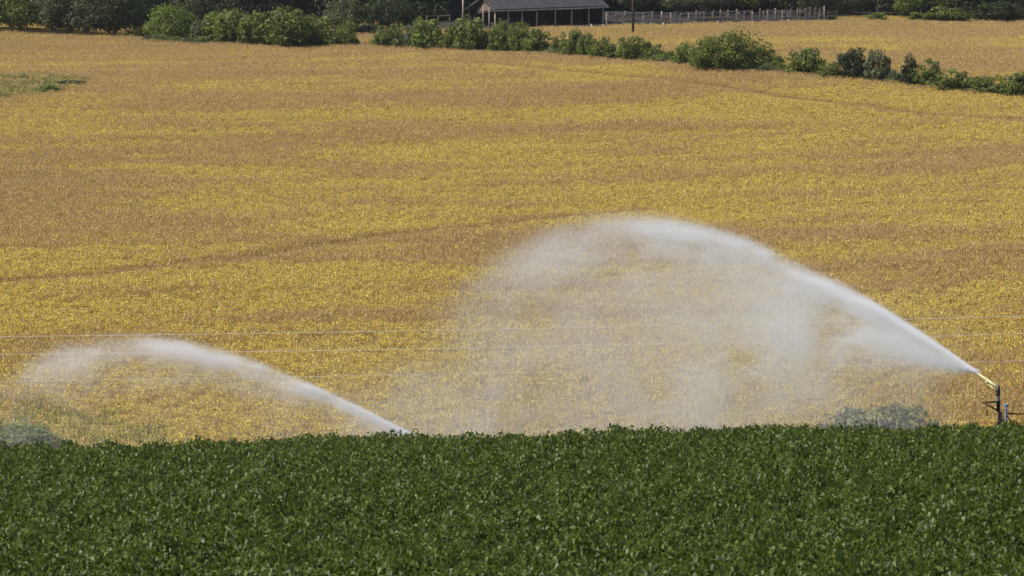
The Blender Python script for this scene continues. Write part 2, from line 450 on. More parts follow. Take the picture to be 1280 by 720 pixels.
def meadow():
    rng = np.random.default_rng(21)
    protos = [tuft(300 + i, 6, 26, 36) for i in range(4)] + [tuft(310 + i, 26, 18, 32) for i in range(3)] + \
             [tuft(320 + i, 62, 8, 26, h=0.5) for i in range(3)]
    pts = []
    y = 134.0
    while y < 458:
        hw = 0.168 * y + 6.0
        n = int(2 * hw * 0.5 * (4.2 if y < 230 else 3.4))
        pts.append(np.stack([np.linspace(-hw, hw, n) + rng.normal(0, .24, n), y + .25 + rng.normal(0, .2, n)], 1))
        y += 0.5
    p = np.concatenate(pts); n = len(p); x, y = p.T
    zero = np.zeros(n)
    # flower bands follow the contour, tilted like the drilling direction on the hill
    yb = y - 0.25 * x
    big = vnoise(np.column_stack([x * 0.35, yb, zero]), 1 / 16.0)
    fine = vnoise(np.column_stack([x * 0.32, yb, zero + 7]), 1 / 3.4)
    spot = vnoise(np.column_stack([x, y, zero + 13]), 1 / 1.1)
    f = 0.42 * big + 0.36 * fine + 0.22 * spot
    yh = np.interp(x, hx, hy)
    below = yh - y
    f -= 0.16 * np.exp(-np.clip(below, 0, None) / 5.0) * (below > -1)
    f += 0.05 * np.exp(-((below - 22) / 10.0) ** 2)
    td = np.minimum.reduce([seg_dist(x, y, t) for t in TR])
    f -= 0.40 * np.exp(-(td / 1.1) ** 2)
    f += 0.08 * np.exp(-((td - 3.0) / 1.5) ** 2)
    f += rng.normal(0, 0.058, n)
    kind = np.where(f > 0.532, 2, np.where(f > 0.428, 1, 0))
    idx = np.where(kind == 2, rng.integers(7, 10, n), np.where(kind == 1, rng.integers(4, 7, n), rng.integers(0, 4, n)))
    hvar = 0.75 + 0.5 * vnoise(np.column_stack([x, y, zero + 3]), 1 / 5.0)
    s = rng.uniform(0.85, 1.25, n)
    sz = s * hvar * (1 - 0.6 * np.exp(-(td / 0.9) ** 2))
    keep = ~in_poly(x, y, GREEN_PATCH) | (spot + 0.3 * rng.random(n) > 0.80)
    # barn and corral yard kept bare
    keep &= ~((x > YARD[0, 0]) & (x < YARD[-1, 0]) & (y > np.interp(x, YARD[:, 0], YARD[:, 1]) - 0.2))
    P = np.column_stack([x, y, ground_z(x, y)])
    rot = np.column_stack([rng.normal(0, .06, n), rng.normal(0, .06, n), rng.random(n) * 6.283])
    o = scatter('flowering_meadow', P[keep], rot[keep], np.column_stack([s, s, sz])[keep], idx[keep], protos)
    tag(o, 'hillside meadow of dry tan grass dotted with yellow flowers', 'meadow', kind='stuff')
    # green grass in the hollow, in the valley bottom and along the hedge foot
    gp = [tuft(400 + i, 0, 4, 40, h=0.5, rad=0.4, green=True) for i in range(4)]
    m = 5200
    gx = rng.uniform(GREEN_PATCH[:, 0].min(), GREEN_PATCH[:, 0].max(), m); gy = rng.uniform(GREEN_PATCH[:, 1].min(), GREEN_PATCH[:, 1].max(), m)
    k = in_poly(gx, gy, GREEN_PATCH); gx, gy = gx[k], gy[k]
    t = rng.random(1500); ii = np.interp(t, np.linspace(0, 1, len(hx)), np.arange(len(hx)))
    ex = np.interp(ii, np.arange(len(hx)), hx); ey = np.interp(ii, np.arange(len(hx)), hy) + rng.normal(0.3, 0.9, len(ex))
    # damp green corner at the foot of the hill, left
    vx = rng.uniform(-32, -14, 2600); vy = rng.uniform(132, 156, 2600)
    kk = (vy < 154 - (vx + 30) * 0.75 + rng.normal(0, 0.8, len(vx))); vx, vy = vx[kk], vy[kk]
    X = np.concatenate([gx, ex, vx]); Y = np.concatenate([gy, ey, vy]); m = len(X)
    sc = rng.uniform(0.6, 1.3, m)
    pick = rng.integers(0, 4, m)
    o = scatter('green_grass', np.column_stack([X, Y, ground_z(X, Y)]), np.column_stack([zero[:m], zero[:m], rng.random(m) * 6.283]),
                np.column_stack([sc, sc, sc * rng.uniform(.6, 1.4, m)]), pick, gp)
    tag(o, 'green grass in the hollow, hedge foot and valley corner', 'grass', kind='stuff')
meadow()

# ------------------------------------------------------------------ trees and shrubs
def crown_mesh(name, seed, rx, ry, rz, z0, n_clumps, per, leaf, mat, clump=0.32, flat=0.0, hollow=0.35):
    """crown: leaf clumps spread through an uneven ellipsoid with its bottom at z0"""
    rng = np.random.default_rng(seed)
    d = rand_unit(n_clumps, rng)
    rr = (hollow + (1 - hollow) * rng.random(n_clumps) ** 0.5)
    lob = 0.80 + 0.40 * vnoise(d * 1.0 + 10 + seed % 17, 1.7)
    cc = d * (rr * lob)[:, None] * np.array([rx, ry, rz]) * 0.86
    cc[:, 2] = np.where(cc[:, 2] < 0, cc[:, 2] * (1 - flat), cc[:, 2])
    C = []; NN = []; 
    rad = clump * min(rx, ry, rz)
    for c in cc:
        u = rand_unit(per, rng)
        rloc = rad * rng.uniform(0.6, 1.25)
        q = c + u * (rloc * (0.35 + 0.65 * rng.random(per) ** 0.5))[:, None] * np.array([1.1, 1.1, 0.8])
        C.append(q); NN.append(u * 0.6 + np.array([0, 0, 0.5]) + rng.normal(0, .4, (per, 3)))
    C = np.concatenate(C); NN = np.concatenate(NN)
    C[:, 2] += z0 + rz * (1 - flat)
    k = C[:, 2] > 0.03; C = C[k]; NN = NN[k]
    NN /= np.linalg.norm(NN, axis=1, keepdims=True)
    n = len(C); L = leaf * rng.uniform(0.65, 1.35, n)
    v, q = leaf_cloud(C, NN, rng.normal(size=(n, 3)), L, L * 0.62, fold=0.2, droop=0.15)
    return np_mesh(name, v, q, [mat])

def trunk_mesh(name, seed, h, r, limbs, spread, mat, lean=0.05):
    rnd = random.Random(seed); b = MB()
    top = Vector((rnd.uniform(-lean, lean) * h, rnd.uniform(-lean, lean) * h, h))
    pts = [Vector((0, 0, -0.25)), Vector((0, 0, 0.15))] + [top * t + Vector((rnd.uniform(-.03, .03), rnd.uniform(-.03, .03), 0)) * h * .4 for t in (0.3, .6, 1)]
    b.tube(pts, [r * 1.35, r * 1.1, r * .9, r * .65, r * .25], 8)
    for k in range(limbs):
        t = rnd.uniform(0.35, 0.85); s = top * t; a = 6.283 * k / limbs + rnd.uniform(-.4, .4)
        e = s + Vector((math.cos(a) * spread * rnd.uniform(.5, .9), math.sin(a) * spread * rnd.uniform(.5, .9), h * rnd.uniform(.12, .35)))
        b.tube([s, (s + e) / 2 + Vector((0, 0, .08 * h)), e], [r * .45, r * .3, r * .1], 6)
    return b.mesh(name, mat, smooth=True)

def plant(name, label, cat, group, loc, crown_me, trunk_me, rz, scale):
    o = thing(name, loc, label, cat, group, rz)
    o.scale = scale
    link('trunk' if cat == 'tree' else 'stems', trunk_me, o)
    link('crown' if cat == 'tree' else 'foliage', crown_me, o)
    return o

def stems_mesh(seed, h, r):
    rnd = random.Random(seed); b = MB()
    for k in range(5):
        a = 6.283 * k / 5 + rnd.uniform(-.4, .4); e = Vector((math.cos(a) * r * rnd.uniform(.3, .7), math.sin(a) * r * rnd.uniform(.3, .7), h * rnd.uniform(.6, .85)))
        b.tube([(math.cos(a) * .08, math.sin(a) * .08, -.15), e * .5 + Vector((0, 0, .1)), e], [.07, .05, .02], 5)
    return b.mesh('stems', M['bark'], True)

# unit shrubs: about 2 m wide, 2 m tall, scaled per shrub
SHRUB = {}
for mk in ('leaf_mid', 'leaf_bright', 'leaf_dark', 'leaf_grey', 'leaf_olive'):
    SHRUB[mk] = [crown_mesh('foliage', 500 + i + 31 * len(SHRUB), 0.95, 0.95, 1.05, 0.0, 62, 44, 0.135, M[mk], clump=0.30, flat=0.3) for i in range(3)]
SHRUB_STEM = [stems_mesh(60 + i, 2.0, 1.0) for i in range(3)]

ORD = ['first', 'second', 'third', 'fourth', 'fifth', 'sixth', 'seventh', 'eighth', 'ninth', 'tenth', 'eleventh', 'twelfth', 'thirteenth', 'fourteenth',
       'fifteenth', 'sixteenth', 'seventeenth', 'eighteenth', 'nineteenth', 'twentieth', 'twenty-first', 'twenty-second', 'twenty-third', 'twenty-fourth']

def shrub(px, base, w, top, mk, label, group, name='hedge_shrub', depth=1.0, variant=None):
    if name == 'hedge_shrub': base += 4
    p = hit(px, base)
    ppm = FPX / p.y
    W = 1.30 * w / ppm; H = 1.08 * (base - top) / ppm
    i = random.randrange(3) if variant is None else variant
    return plant(name, label, 'shrub', group, p, SHRUB[mk][i], SHRUB_STEM[i], random.uniform(0, 6.28), (W / 2.05, W / 2.05 * depth, H / 1.80))

LEFT = [  # px, base, width, top : hedge between the round tree and the gap
    (252, 53, 26, 27, 'leaf_grey', 'pale small shrub at the left end of the hedge'),
    (268, 53, 36, 16, 'leaf_bright', 'bright shrub beside the round tree'),
    (293, 55, 46, 13, 'leaf_mid', 'broad shrub second from the round tree'),
    (320, 57, 44, 17, 'leaf_mid', 'green shrub left of the tallest hedge shrub before the gap'),
    (361, 59, 54, 11, 'leaf_mid', 'tallest and widest shrub of the hedge left of the gap'),
    (396, 57, 38, 20, 'leaf_mid', 'shrub right beside the tallest hedge shrub left of the gap'),
    (416, 58, 28, 29, 'leaf_mid', 'low shrub next to last before the hedge gap'),
    (434, 58, 24, 29, 'leaf_bright', 'small shrub at the left edge of the hedge gap')]
for px, b, w, t, mk, lb in LEFT:
    shrub(px, b, w, t, mk, 'green ' + lb if not lb.startswith('green') else lb, 'hedge shrubs left of the gap')
MID = [(479, 60, 24, 30, 'leaf_mid'), (499, 60, 28, 26, 'leaf_mid'), (513, 61, 20, 33, 'leaf_grey'), (534, 62, 36, 24, 'leaf_bright'), (561, 62, 30, 26, 'leaf_mid'),
       (588, 64, 36, 21, 'leaf_mid'), (610, 64, 20, 38, 'leaf_dark'), (627, 65, 32, 27, 'leaf_mid'), (649, 66, 26, 28, 'leaf_mid'), (671, 67, 34, 32, 'leaf_mid'),
       (698, 68, 20, 43, 'leaf_mid'), (715, 70, 26, 32, 'leaf_mid'), (732, 71, 22, 42, 'leaf_mid'), (750, 73, 28, 42, 'leaf_mid'), (766, 74, 24, 50, 'leaf_mid'),
       (788, 76, 32, 46, 'leaf_mid'), (806, 76, 18, 47, 'leaf_mid'), (820, 77, 20, 53, 'leaf_mid'), (837, 79, 16, 64, 'leaf_bright'), (857, 82, 26, 54, 'leaf_mid')]
for i, (px, b, w, t, mk) in enumerate(MID):
    size = 'tall ' if b - t > 37 else ('low ' if b - t < 27 else '')
    shrub(px, b, w, t, mk, '%sgreen shrub, %s of the hedge row right of the gap' % (size, ORD[i]), 'hedge shrubs between the gap and the big bush')
RIGHT = [(1007, 94, 38, 58, 'leaf_mid', 'tall green shrub first to the right of the big dome bush'),
         (1036, 98, 24, 82, 'leaf_mid', 'low green shrub between two taller shrubs right of the dome bush'),
         (1063, 99, 32, 63, 'leaf_dark', 'dark narrow shrub second tall one right of the dome bush'),
         (1096, 102, 27, 66, 'leaf_grey', 'thin pale grey-green shrub with gaps in its foliage'),
         (1117, 104, 14, 90, 'leaf_grey', 'tiny pale shrub right of the thin grey-green one'),
         (1137, 107, 18, 72, 'leaf_dark', 'dark upright shrub of a close pair on the right'),
         (1160, 108, 27, 74, 'leaf_mid', 'paler rounded shrub of the close pair on the right'),
         (1189, 114, 38, 88, 'leaf_mid', 'low spreading shrub just right of the close pair'),
         (1213, 116, 22, 97, 'leaf_mid', 'smallest low shrub near the right end of the hedge'),
         (1236, 118, 34, 95, 'leaf_mid', 'low shrub next to last at the right end of the hedge'),
         (1266, 121, 38, 90, 'leaf_mid', 'shrub at the right picture edge ending the hedge')]
for px, b, w, t, mk, lb in RIGHT:
    shrub(px, b, w * 1.15, t - 3, mk, lb, 'hedge shrubs right of the big bush')
# the big dome bush and its low skirt
p = hit(910, 92); ppm = FPX / p.y
big_c = crown_mesh('foliage', 777, 4.1, 3.2, 2.9, 0.0, 260, 46, 0.21, M['leaf_mid'], clump=0.25, flat=0.55)
plant('dome_bush', 'large dark green dome-shaped bush in the hedge, widest of all', 'shrub', None, p, big_c, stems_mesh(91, 4.2, 3.0), 0.3, (112 / ppm / 8.0, 105 / ppm / 8.0, 62 / ppm / 4.7))
shrub(953, 91, 44, 60, 'leaf_mid', 'lower green bush leaning on the right side of the dome bush', None, name='low_bush')
# low undergrowth along the hedge foot
def undergrowth():
    rng = np.random.default_rng(8)
    t = rng.random(760) * (len(hx) - 1)
    X = np.interp(t, np.arange(len(hx)), hx); Y = np.interp(t, np.arange(len(hx)), hy) + rng.normal(0.6, 0.7, len(t))
    k = ~((X / Y * FPX + 640 > 446) & (X / Y * FPX + 640 < 468)); X, Y = X[k], Y[k]; m = len(X)
    s = rng.uniform(0.28, 0.80, m)
    o = scatter('hedge_undergrowth', np.column_stack([X, Y, ground_z(X, Y)]), np.column_stack([np.zeros(m), np.zeros(m), rng.random(m) * 6.283]),
                np.column_stack([s * 1.3, s * 1.3, s * rng.uniform(.7, 1.1, m)]), rng.integers(0, 5, m), SHRUB['leaf_mid'][:2] + SHRUB['leaf_grey'][:2] + SHRUB['leaf_bright'][:1])
    tag(o, 'low weedy undergrowth along the foot of the hedge', 'undergrowth', kind='stuff')
undergrowth()
# shrubs in the green hollow and at the foot of the hill
shrub(60, 119, 34, 106, 'leaf_bright', 'bright green low clump in the grassy hollow on the left', None, name='low_bush')
shrub(90, 111, 38, 100, 'leaf_dark', 'dark low scrub at the right end of the grassy hollow', None, name='low_bush')
shrub(30, 104, 30, 95, 'leaf_mid', 'small green scrub at the upper rim of the grassy hollow', None, name='low_bush')
def valley_bush(px, w, top, Y, mk, label):
    a, b = ray_dir(px, top); x = a * Y; g = float(ground_z(x, Y)); H = CAM_Z + b * Y - g; W = w / (FPX / Y)
    plant('valley_bush', label, 'shrub', 'bushes at the foot of the hill', (x, Y, g), SHRUB[mk][1], SHRUB_STEM[1], Y, (W / 2.05, W / 2.05, H / 1.80))
valley_bush(1072, 130, 501, 139.0, 'leaf_olive', 'olive bush behind the ridge seen through the spray, left one')
valley_bush(1122, 130, 495, 138.0, 'leaf_olive', 'olive bush in the spray, taller right one of two')
valley_bush(1172, 44, 511, 137.5, 'leaf_mid', 'small green bush just right of the misty wide bushes')
valley_bush(28, 130, 527, 139.0, 'leaf_bright', 'green bush in mist at the left edge behind the crop ridge')

# trees
CROWN = {}
for k, (mk, sd) in enumerate((('leaf_dark', 801), ('leaf_dark', 802), ('leaf_mid', 803), ('leaf_grey', 804), ('leaf_bright', 805))):
    CROWN[k] = crown_mesh('crown', sd, 3.6, 3.6, 4.2, 0.9, 170, 40, 0.28, M[mk], clump=0.25, flat=0.62, hollow=0.25)
TRUNK = [trunk_mesh('trunk', 70 + i, 6.5, 0.20, 6, 2.8, M['bark'], 0.06) for i in range(3)]
TRUNK_PALE = trunk_mesh('trunk', 90, 6.5, 0.22, 6, 2.8, M['bark_pale'], 0.16)
def tree(px, base, w, height, k, label, group, trunk=None, lift=1.0, behind=0.0):
    p = hit(px, base)
    if behind:
        p = Vector((p.x * (p.y + behind) / p.y, p.y + behind, 0)); p.z = float(ground_z(p.x, p.y))
    W = w * p.y / FPX
    plant('tree', label, 'tree', group, p, CROWN[k], trunk or TRUNK[random.randrange(3)], random.uniform(0, 6.28), (W / 7.0, W / 7.0, height / 10.0))
G = 'trees of the left wood edge'
tree(-12, 42, 70, 11, 1, 'dark tree cut by the left picture edge', G)
tree(26, 44, 62, 12, 2, 'green-crowned tree second from the left picture edge', G)
tree(66, 46, 60, 11.5, 3, 'grey-green tree with a pale leaning trunk in the left wood', G, TRUNK_PALE)
tree(88, 47, 48, 12, 0, 'dark slender tree right of the pale leaning trunk', G)
tree(110, 48, 56, 11, 3, 'greyish tree in the middle of the left wood edge', G)
tree(144, 49, 66, 12, 0, 'dark broad tree nearer the round sunlit tree', G)
tree(172, 50, 56, 11, 1, 'darkest tree directly left of the round sunlit tree', G, behind=6)
G = 'separate trees behind the hedge'
p = hit(216, 53)
rt = crown_mesh('crown', 821, 3.2, 3.2, 3.2, 0.05, 200, 44, 0.24, M['leaf_bright'], clump=0.25, flat=0.3)
plant('tree', 'round full-crowned tree reaching the ground, left side sunlit', 'tree', G, p, rt, TRUNK[0], 1.2, (66 / (FPX / p.y) / 6.4, 66 / (FPX / p.y) / 6.4, 6.4 / 6.4))
tree(252, 48, 56, 9, 0, 'dark tree behind the right shoulder of the round tree', G, behind=6)
tree(430, 46, 54, 8.5, 3, 'grey-leaved tree behind the hedge left of the gap', G, behind=4)
p = hit(484, 46); p = Vector((p.x, p.y + 6, float(ground_z(p.x, p.y + 6))))
dt = crown_mesh('crown', 823, 3.3, 3.0, 2.6, 0.1, 110, 40, 0.27, M['leaf_dark'], clump=0.27, flat=0.1)
plant('tree', 'dark dome-crowned tree behind the hedge gap', 'tree', G, p, dt, TRUNK[1], 0.4, (86 / (FPX / p.y) / 6.6, 1, 1.02))
G = 'trees of the right wood edge'
RT = [(800, 26, 50, 9, 0, 'dark tree behind the utility pole'), (848, 27, 54, 9, 3, 'grey-green tree behind the corral, nearest the utility pole'),
      (890, 26, 50, 10, 3, 'grey-green tree behind the middle of the corral'), (932, 25, 52, 9, 2, 'mid green tree behind the right half of the corral'),
      (975, 25, 52, 10, 2, 'green tree behind the right end of the corral'), (1018, 27, 48, 11, 0, 'dark tree standing at the right end of the corral'),
      (1055, 27, 48, 10, 3, 'grey-green tree just right of the corral end'), (1092, 24, 46, 10, 2, 'green tree behind the low pale fence'),
      (1136, 28, 46, 9, 4, 'brighter green tree right of the low pale fence'), (1178, 28, 60, 9, 2, 'broad green tree low to the ground near the right edge'),
      (1216, 27, 40, 10, 2, 'green narrow tree between two broad ones near the right edge'), (1256, 28, 66, 9.5, 0, 'broad dark tree at the right picture edge')]
for i, (px, b, w, h, k, lb) in enumerate(RT):
    tree(px, b, w, h, k, lb, G, behind=10.0 if px < 1000 else 4.0)
shrub(1094, 29, 26, 17, 'leaf_bright', 'bright low shrub before the pale fence at the wood edge', None, name='low_bush')
shrub(1150, 29, 30, 14, 'leaf_mid', 'green shrub at the foot of the bright wood-edge tree', None, name='low_bush')
shrub(1182, 30, 52, 8, 'leaf_mid', 'wide green shrub under the broad tree near the right edge', None, name='low_bush')
shrub(1252, 30, 62, 4, 'leaf_dark', 'wide dark shrub under the tree at the right picture edge', None, name='low_bush')
shrub(455, 47, 44, 30, 'leaf_dark', 'dark low bush behind the hedge gap', None, name='low_bush')
shrub(175, 51, 30, 36, 'leaf_mid', 'low bush at the left foot of the round tree', None, name='low_bush')

def wood():
    rng = np.random.default_rng(14)
    dense = [crown_mesh('crown', 840 + i, 3.4, 3.4, 4.6, -0.3, 190, 34, 0.34, M['leaf_dark'], clump=0.26, flat=0.6, hollow=0.3) for i in range(3)]
    P = []
    for off, step in ((0, 2.6), (5, 3.0), (11, 3.6), (18, 4.2), (27, 5.0), (38, 6.0), (52, 7.0)):
        x = np.arange(-105, 105, step); x = x + rng.normal(0, .6, len(x))
        y0 = np.interp(x, [-105, -40, -30, -22, -9, -5, 8, 16, 44, 52, 105], [438, 438, 440, 443, 443, 452, 460, 459, 459, 457, 457])
        P.append(np.column_stack([x, y0 + off + rng.normal(0, 1.0, len(x))]))
    P = np.concatenate(P); m = len(P)
    s = rng.uniform(0.8, 1.25, m)
    o = scatter('background_wood', np.column_stack([P, ground_z(P[:, 0], P[:, 1]) - 0.3]), np.column_stack([np.zeros(m), np.zeros(m), rng.random(m) * 6.283]),
                np.column_stack([s, s, s * rng.uniform(1.3, 1.9, m)]), rng.integers(0, 3, m), dense)
    tag(o, 'dark shaded woodland closing the view at the top', 'wood', kind='stuff')
wood()

# bare trodden yard under the barn and the corral
def yard():
    m, nt, p, out = new_mat('yard_soil')
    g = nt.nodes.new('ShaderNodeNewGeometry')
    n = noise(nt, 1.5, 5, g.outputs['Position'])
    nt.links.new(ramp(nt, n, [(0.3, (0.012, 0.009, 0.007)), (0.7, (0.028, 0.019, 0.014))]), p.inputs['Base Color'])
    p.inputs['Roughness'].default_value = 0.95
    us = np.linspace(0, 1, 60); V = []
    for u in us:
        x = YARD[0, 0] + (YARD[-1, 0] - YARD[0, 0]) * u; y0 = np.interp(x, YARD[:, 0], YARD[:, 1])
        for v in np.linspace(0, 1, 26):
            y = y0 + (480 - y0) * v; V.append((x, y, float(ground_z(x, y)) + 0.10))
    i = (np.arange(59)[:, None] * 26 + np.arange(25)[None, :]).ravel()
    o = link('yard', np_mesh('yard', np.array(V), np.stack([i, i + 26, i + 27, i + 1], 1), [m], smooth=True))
    tag(o, 'bare brown yard under the barn and corral', 'yard', kind='structure')
yard()

# ------------------------------------------------------------------ open barn
def barn():
    c0 = hit(619, 37); c1 = hit(756, 31)
    d = Vector((c1.x - c0.x, c1.y - c0.y, 0)); Lg = d.length; d.normalize()
    ang = math.atan2(d.y, d.x)
    W = 7.4; EH = 2.45; RH = 4.2
    zb = c0.z - 0.0
    root = thing('barn', (c0.x, c0.y, zb), 'long open-sided barn with grey gable roof on posts', 'barn', None, ang)
    rise = (c1.z - c0.z)
    # local: x along the front, y to the back, z up; ground rises slightly to the right
    ps = [0.0, 1.9, 3.9, 6.0, 8.7, 11.1, 13.6, Lg - 0.3]
    for x in ps:
        zz = 0.0
        b = MB(); b.tube([(x, 0, zz - .8), (x, 0, EH)], [.13, .10], 8); b.build('post', M['wood_grey'], root, True)
        b = MB(); b.tube([(x, W, zz - .6), (x, W, EH)], [.13, .10], 8); b.build('post', M['wood_brown'], root, True)
    for y in (2.1, 4.3):
        b = MB(); b.tube([(0, y, -.6), (0, y, EH + 0.9 * (1 - abs(y - W / 2) / (W / 2)) + .6)], [.12, .10], 8); b.build('post', M['wood_grey'], root, True)
    b = MB(); b.box((Lg / 2, 0, EH + .08), (Lg + .2, .16, .2)); b.build('beam', M['wood_dark'], root)
    b = MB(); b.box((Lg / 2, W, EH + .08), (Lg + .2, .16, .2)); b.build('beam', M['wood_dark'], root)
    b = MB(); b.box((0.02, W / 2, EH + .07), (.14, W - .2, .18)); b.build('beam', M['wood_dark'], root)
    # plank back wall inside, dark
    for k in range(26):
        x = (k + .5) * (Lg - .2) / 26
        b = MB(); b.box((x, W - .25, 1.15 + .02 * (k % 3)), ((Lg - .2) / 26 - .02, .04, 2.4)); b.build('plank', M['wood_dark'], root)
    # roof: two slopes of overlapping corrugated sheets
    roof = MB(); ov = .55; hw = W / 2
    roof.box((Lg / 2, hw, RH + .16), (Lg + .9, .34, .05)); roof = roof.build('roof', M['roof_sheet'], root)
    ns = 12; sw = (Lg + .9) / ns
    for side in (0, 1):
        for k in range(ns):
            b = MB(); n = 8
            sag = -.05 * math.sin(math.pi * (k + .5) / ns) + random.uniform(-.02, .02)
            x0 = -.45 + k * sw
            rows = []
            for j in range(4):
                t = j / 3
                yy = hw - (hw + ov) * t if side == 0 else hw + (hw + ov) * t
                zz = RH + .1 - (RH - EH) * (1 + ov / hw) * t + sag + (.012 if k % 2 else 0)
                rows.append([(x0 + (sw + .06) * i / n, yy, zz + (.035 if i % 2 else 0)) for i in range(n + 1)])
            for j in range(3):
                for i in range(n):
                    b.poly([rows[j][i], rows[j][i + 1], rows[j + 1][i + 1], rows[j + 1][i]])
            o = b.build('roof_sheet', M['roof_sheet'], roof)
    # gable boards (left end)
    for k in range(12):
        y = (k + .5) * W / 12; h = (RH - EH) * (1 - abs(y - hw) / hw)
        b = MB(); b.box((-.05, y, EH + .2 + h / 2), (.04, W / 12 - .02, max(.1, h - .05))); b.build('gable_board', M['wood_brown'], root)
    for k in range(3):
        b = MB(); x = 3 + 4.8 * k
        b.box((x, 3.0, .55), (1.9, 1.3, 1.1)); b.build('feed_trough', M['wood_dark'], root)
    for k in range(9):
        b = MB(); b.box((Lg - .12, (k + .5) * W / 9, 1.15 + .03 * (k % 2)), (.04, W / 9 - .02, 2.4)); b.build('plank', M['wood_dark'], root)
    # the shed follows the slope of its yard
    done = set()
    for o in list(root.children) + list(roof.children):
        for v in o.data.vertices: v.co.z += 0.92 * rise * v.co.x / Lg
barn()

# braced wooden post left of the barn
p = hit(579, 31); ppm = FPX / p.y
bp = thing('braced_post', p, 'wooden post with slanting brace left of the barn', 'post')
b = MB(); b.tube([(0, 0, -.4), (0, 0, 4.2)], [.13, .11], 8); b.build('post', M['wood_grey'], bp, True)
b = MB(); b.tube([(0.05, 0.1, 1.9), (2.3, 0.6, 3.5)], .07, 6); b.build('brace', M['wood_grey'], bp, True)
b = MB(); b.tube([(0.8, 0.3, -.3), (0.8, 0.3, 2.4)], .07, 6); b.build('stay', M['wood_brown'], bp, True)

# utility pole
p = hit(791, 45)
up = thing('utility_pole', p, 'dark wooden utility pole rising from the field beyond the hedge', 'pole')
b = MB(); b.tube([(0, 0, -.8), (0, 0, 4), (0, 0, 9)], [.17, .15, .12], 10); b.build('shaft', M['wood_dark'], up, True)
b = MB(); b.box((0, -.16, 8.4), (1.8, .1, .12)); b.build('crossarm', M['wood_dark'], up)
for x in (-.8, 0.3, .8):
    b = MB(); b.tube([(x, -.16, 8.46), (x, -.16, 8.62), (x, -.16, 8.66)], [.05, .06, .02], 8); b.build('insulator', M['white_paint'], up, True)

# ------------------------------------------------------------------ fences
POST_ME = {}
def fence(name, label, pix, h, spacing, rails, mats, seed, jag=.12, behind=0.0, pickets=0):
    rnd = random.Random(seed)
    W = []
    for q in pix:
        p = hit(*q)
        if behind: p = Vector((p.x * (p.y + behind) / p.y, p.y + behind, 0)); p.z = float(ground_z(p.x, p.y))
        W.append(p)
    pts = []
    for a, c in zip(W[:-1], W[1:]):
        n = max(1, round((c - a).length / spacing))
        for k in range(n): pts.append(a.lerp(c, k / n))
    pts.append(W[-1])
    for p in pts: p.z = float(ground_z(p.x, p.y))
    root = thing(name, pts[0], label, 'fence')
    o0 = pts[0]
    for p in pts:
        hh = h * rnd.uniform(1 - jag, 1 + jag); r = p - o0
        b = MB(); l = Vector((rnd.uniform(-.06, .06), rnd.uniform(-.06, .06), 0))
        b.tube([r + Vector((0, 0, -.3)), r + l + Vector((0, 0, hh))], [.10, .085], 6)
        b.build('post', M['wood_brown' if rnd.random() < .7 else mats[0]], root, True)
    for a, c in zip(pts[:-1], pts[1:]):
        for k in range(rails):
            if rnd.random() < .06: continue
            z = h * (.2 + .72 * k / max(1, rails - 1))
            za, zc = z + rnd.uniform(-.09, .09), z + rnd.uniform(-.09, .09)
            A = a - o0 + Vector((0, -.10, za)); C = c - o0 + Vector((0, -.10, zc))
            dv = C - A; rot = dv.to_track_quat('X', 'Z').to_matrix()
            b = MB(); b.box((A + C) / 2, (dv.length + .14, .04, rnd.uniform(.09, .16)), rot); b.build('rail', M[rnd.choice(mats)], root)
        for k in range(pickets):
            r = a.lerp(c, (k + .5) / pickets) - o0
            b = MB(); b.box(r + Vector((0, -.15, h * .5)), (.1, .03, h * rnd.uniform(.85, 1.1))); b.build('picket', M[rnd.choice(mats)], root)
    return root
fence('corral_fence', 'weathered wooden corral fence in front, right of the barn', [(758, 35), (850, 33), (930, 31), (1006, 29), (1030, 27)], 1.95, 1.35, 5, ['wood_grey', 'wood_grey', 'wood_brown'], 5)
fence('corral_fence', 'rear wooden corral fence seen above the front one', [(762, 33), (860, 31), (1000, 29), (1046, 27)], 1.5, 1.9, 5, ['wood_grey', 'wood_brown'], 6, behind=3)
fence('rail_fence', 'dark low rail fence left of the barn behind the hedge', [(506, 31), (562, 31)], 1.1, 1.7, 2, ['wood_brown', 'wood_dark'], 7, behind=2)
fence('rail_fence', 'pale broken rail fence among trees right of the corral', [(1062, 26), (1130, 26)], 1.1, 2.2, 2, ['wood_grey'], 8, behind=2)
fence('rail_fence', 'low dark rail fence in front of the left wood', [(-14, 43), (50, 45), (110, 48)], 0.9, 2.4, 2, ['wood_brown'], 9, behind=1)
stk = [(739, 36), (754, 36), (784, 35), (813, 35), (829, 34), (863, 34), (880, 33), (897, 32), (912, 32), (940, 32), (985, 30)]
for i, (px, py) in enumerate(stk):
    p = hit(px, py); b = MB(); h = random.uniform(.45, .6)
    b.tube([(0, 0, -.2), (random.uniform(-.03, .03), 0, h), (0, 0, h + .04)], [.075, .07, .03], 6)
    o = b.build('stake', M['white_paint'], None, True, loc=p)
    tag(o, 'short white stake before the corral, %s from the barn' % ORD[i], 'stake', 'white stakes before the corral')

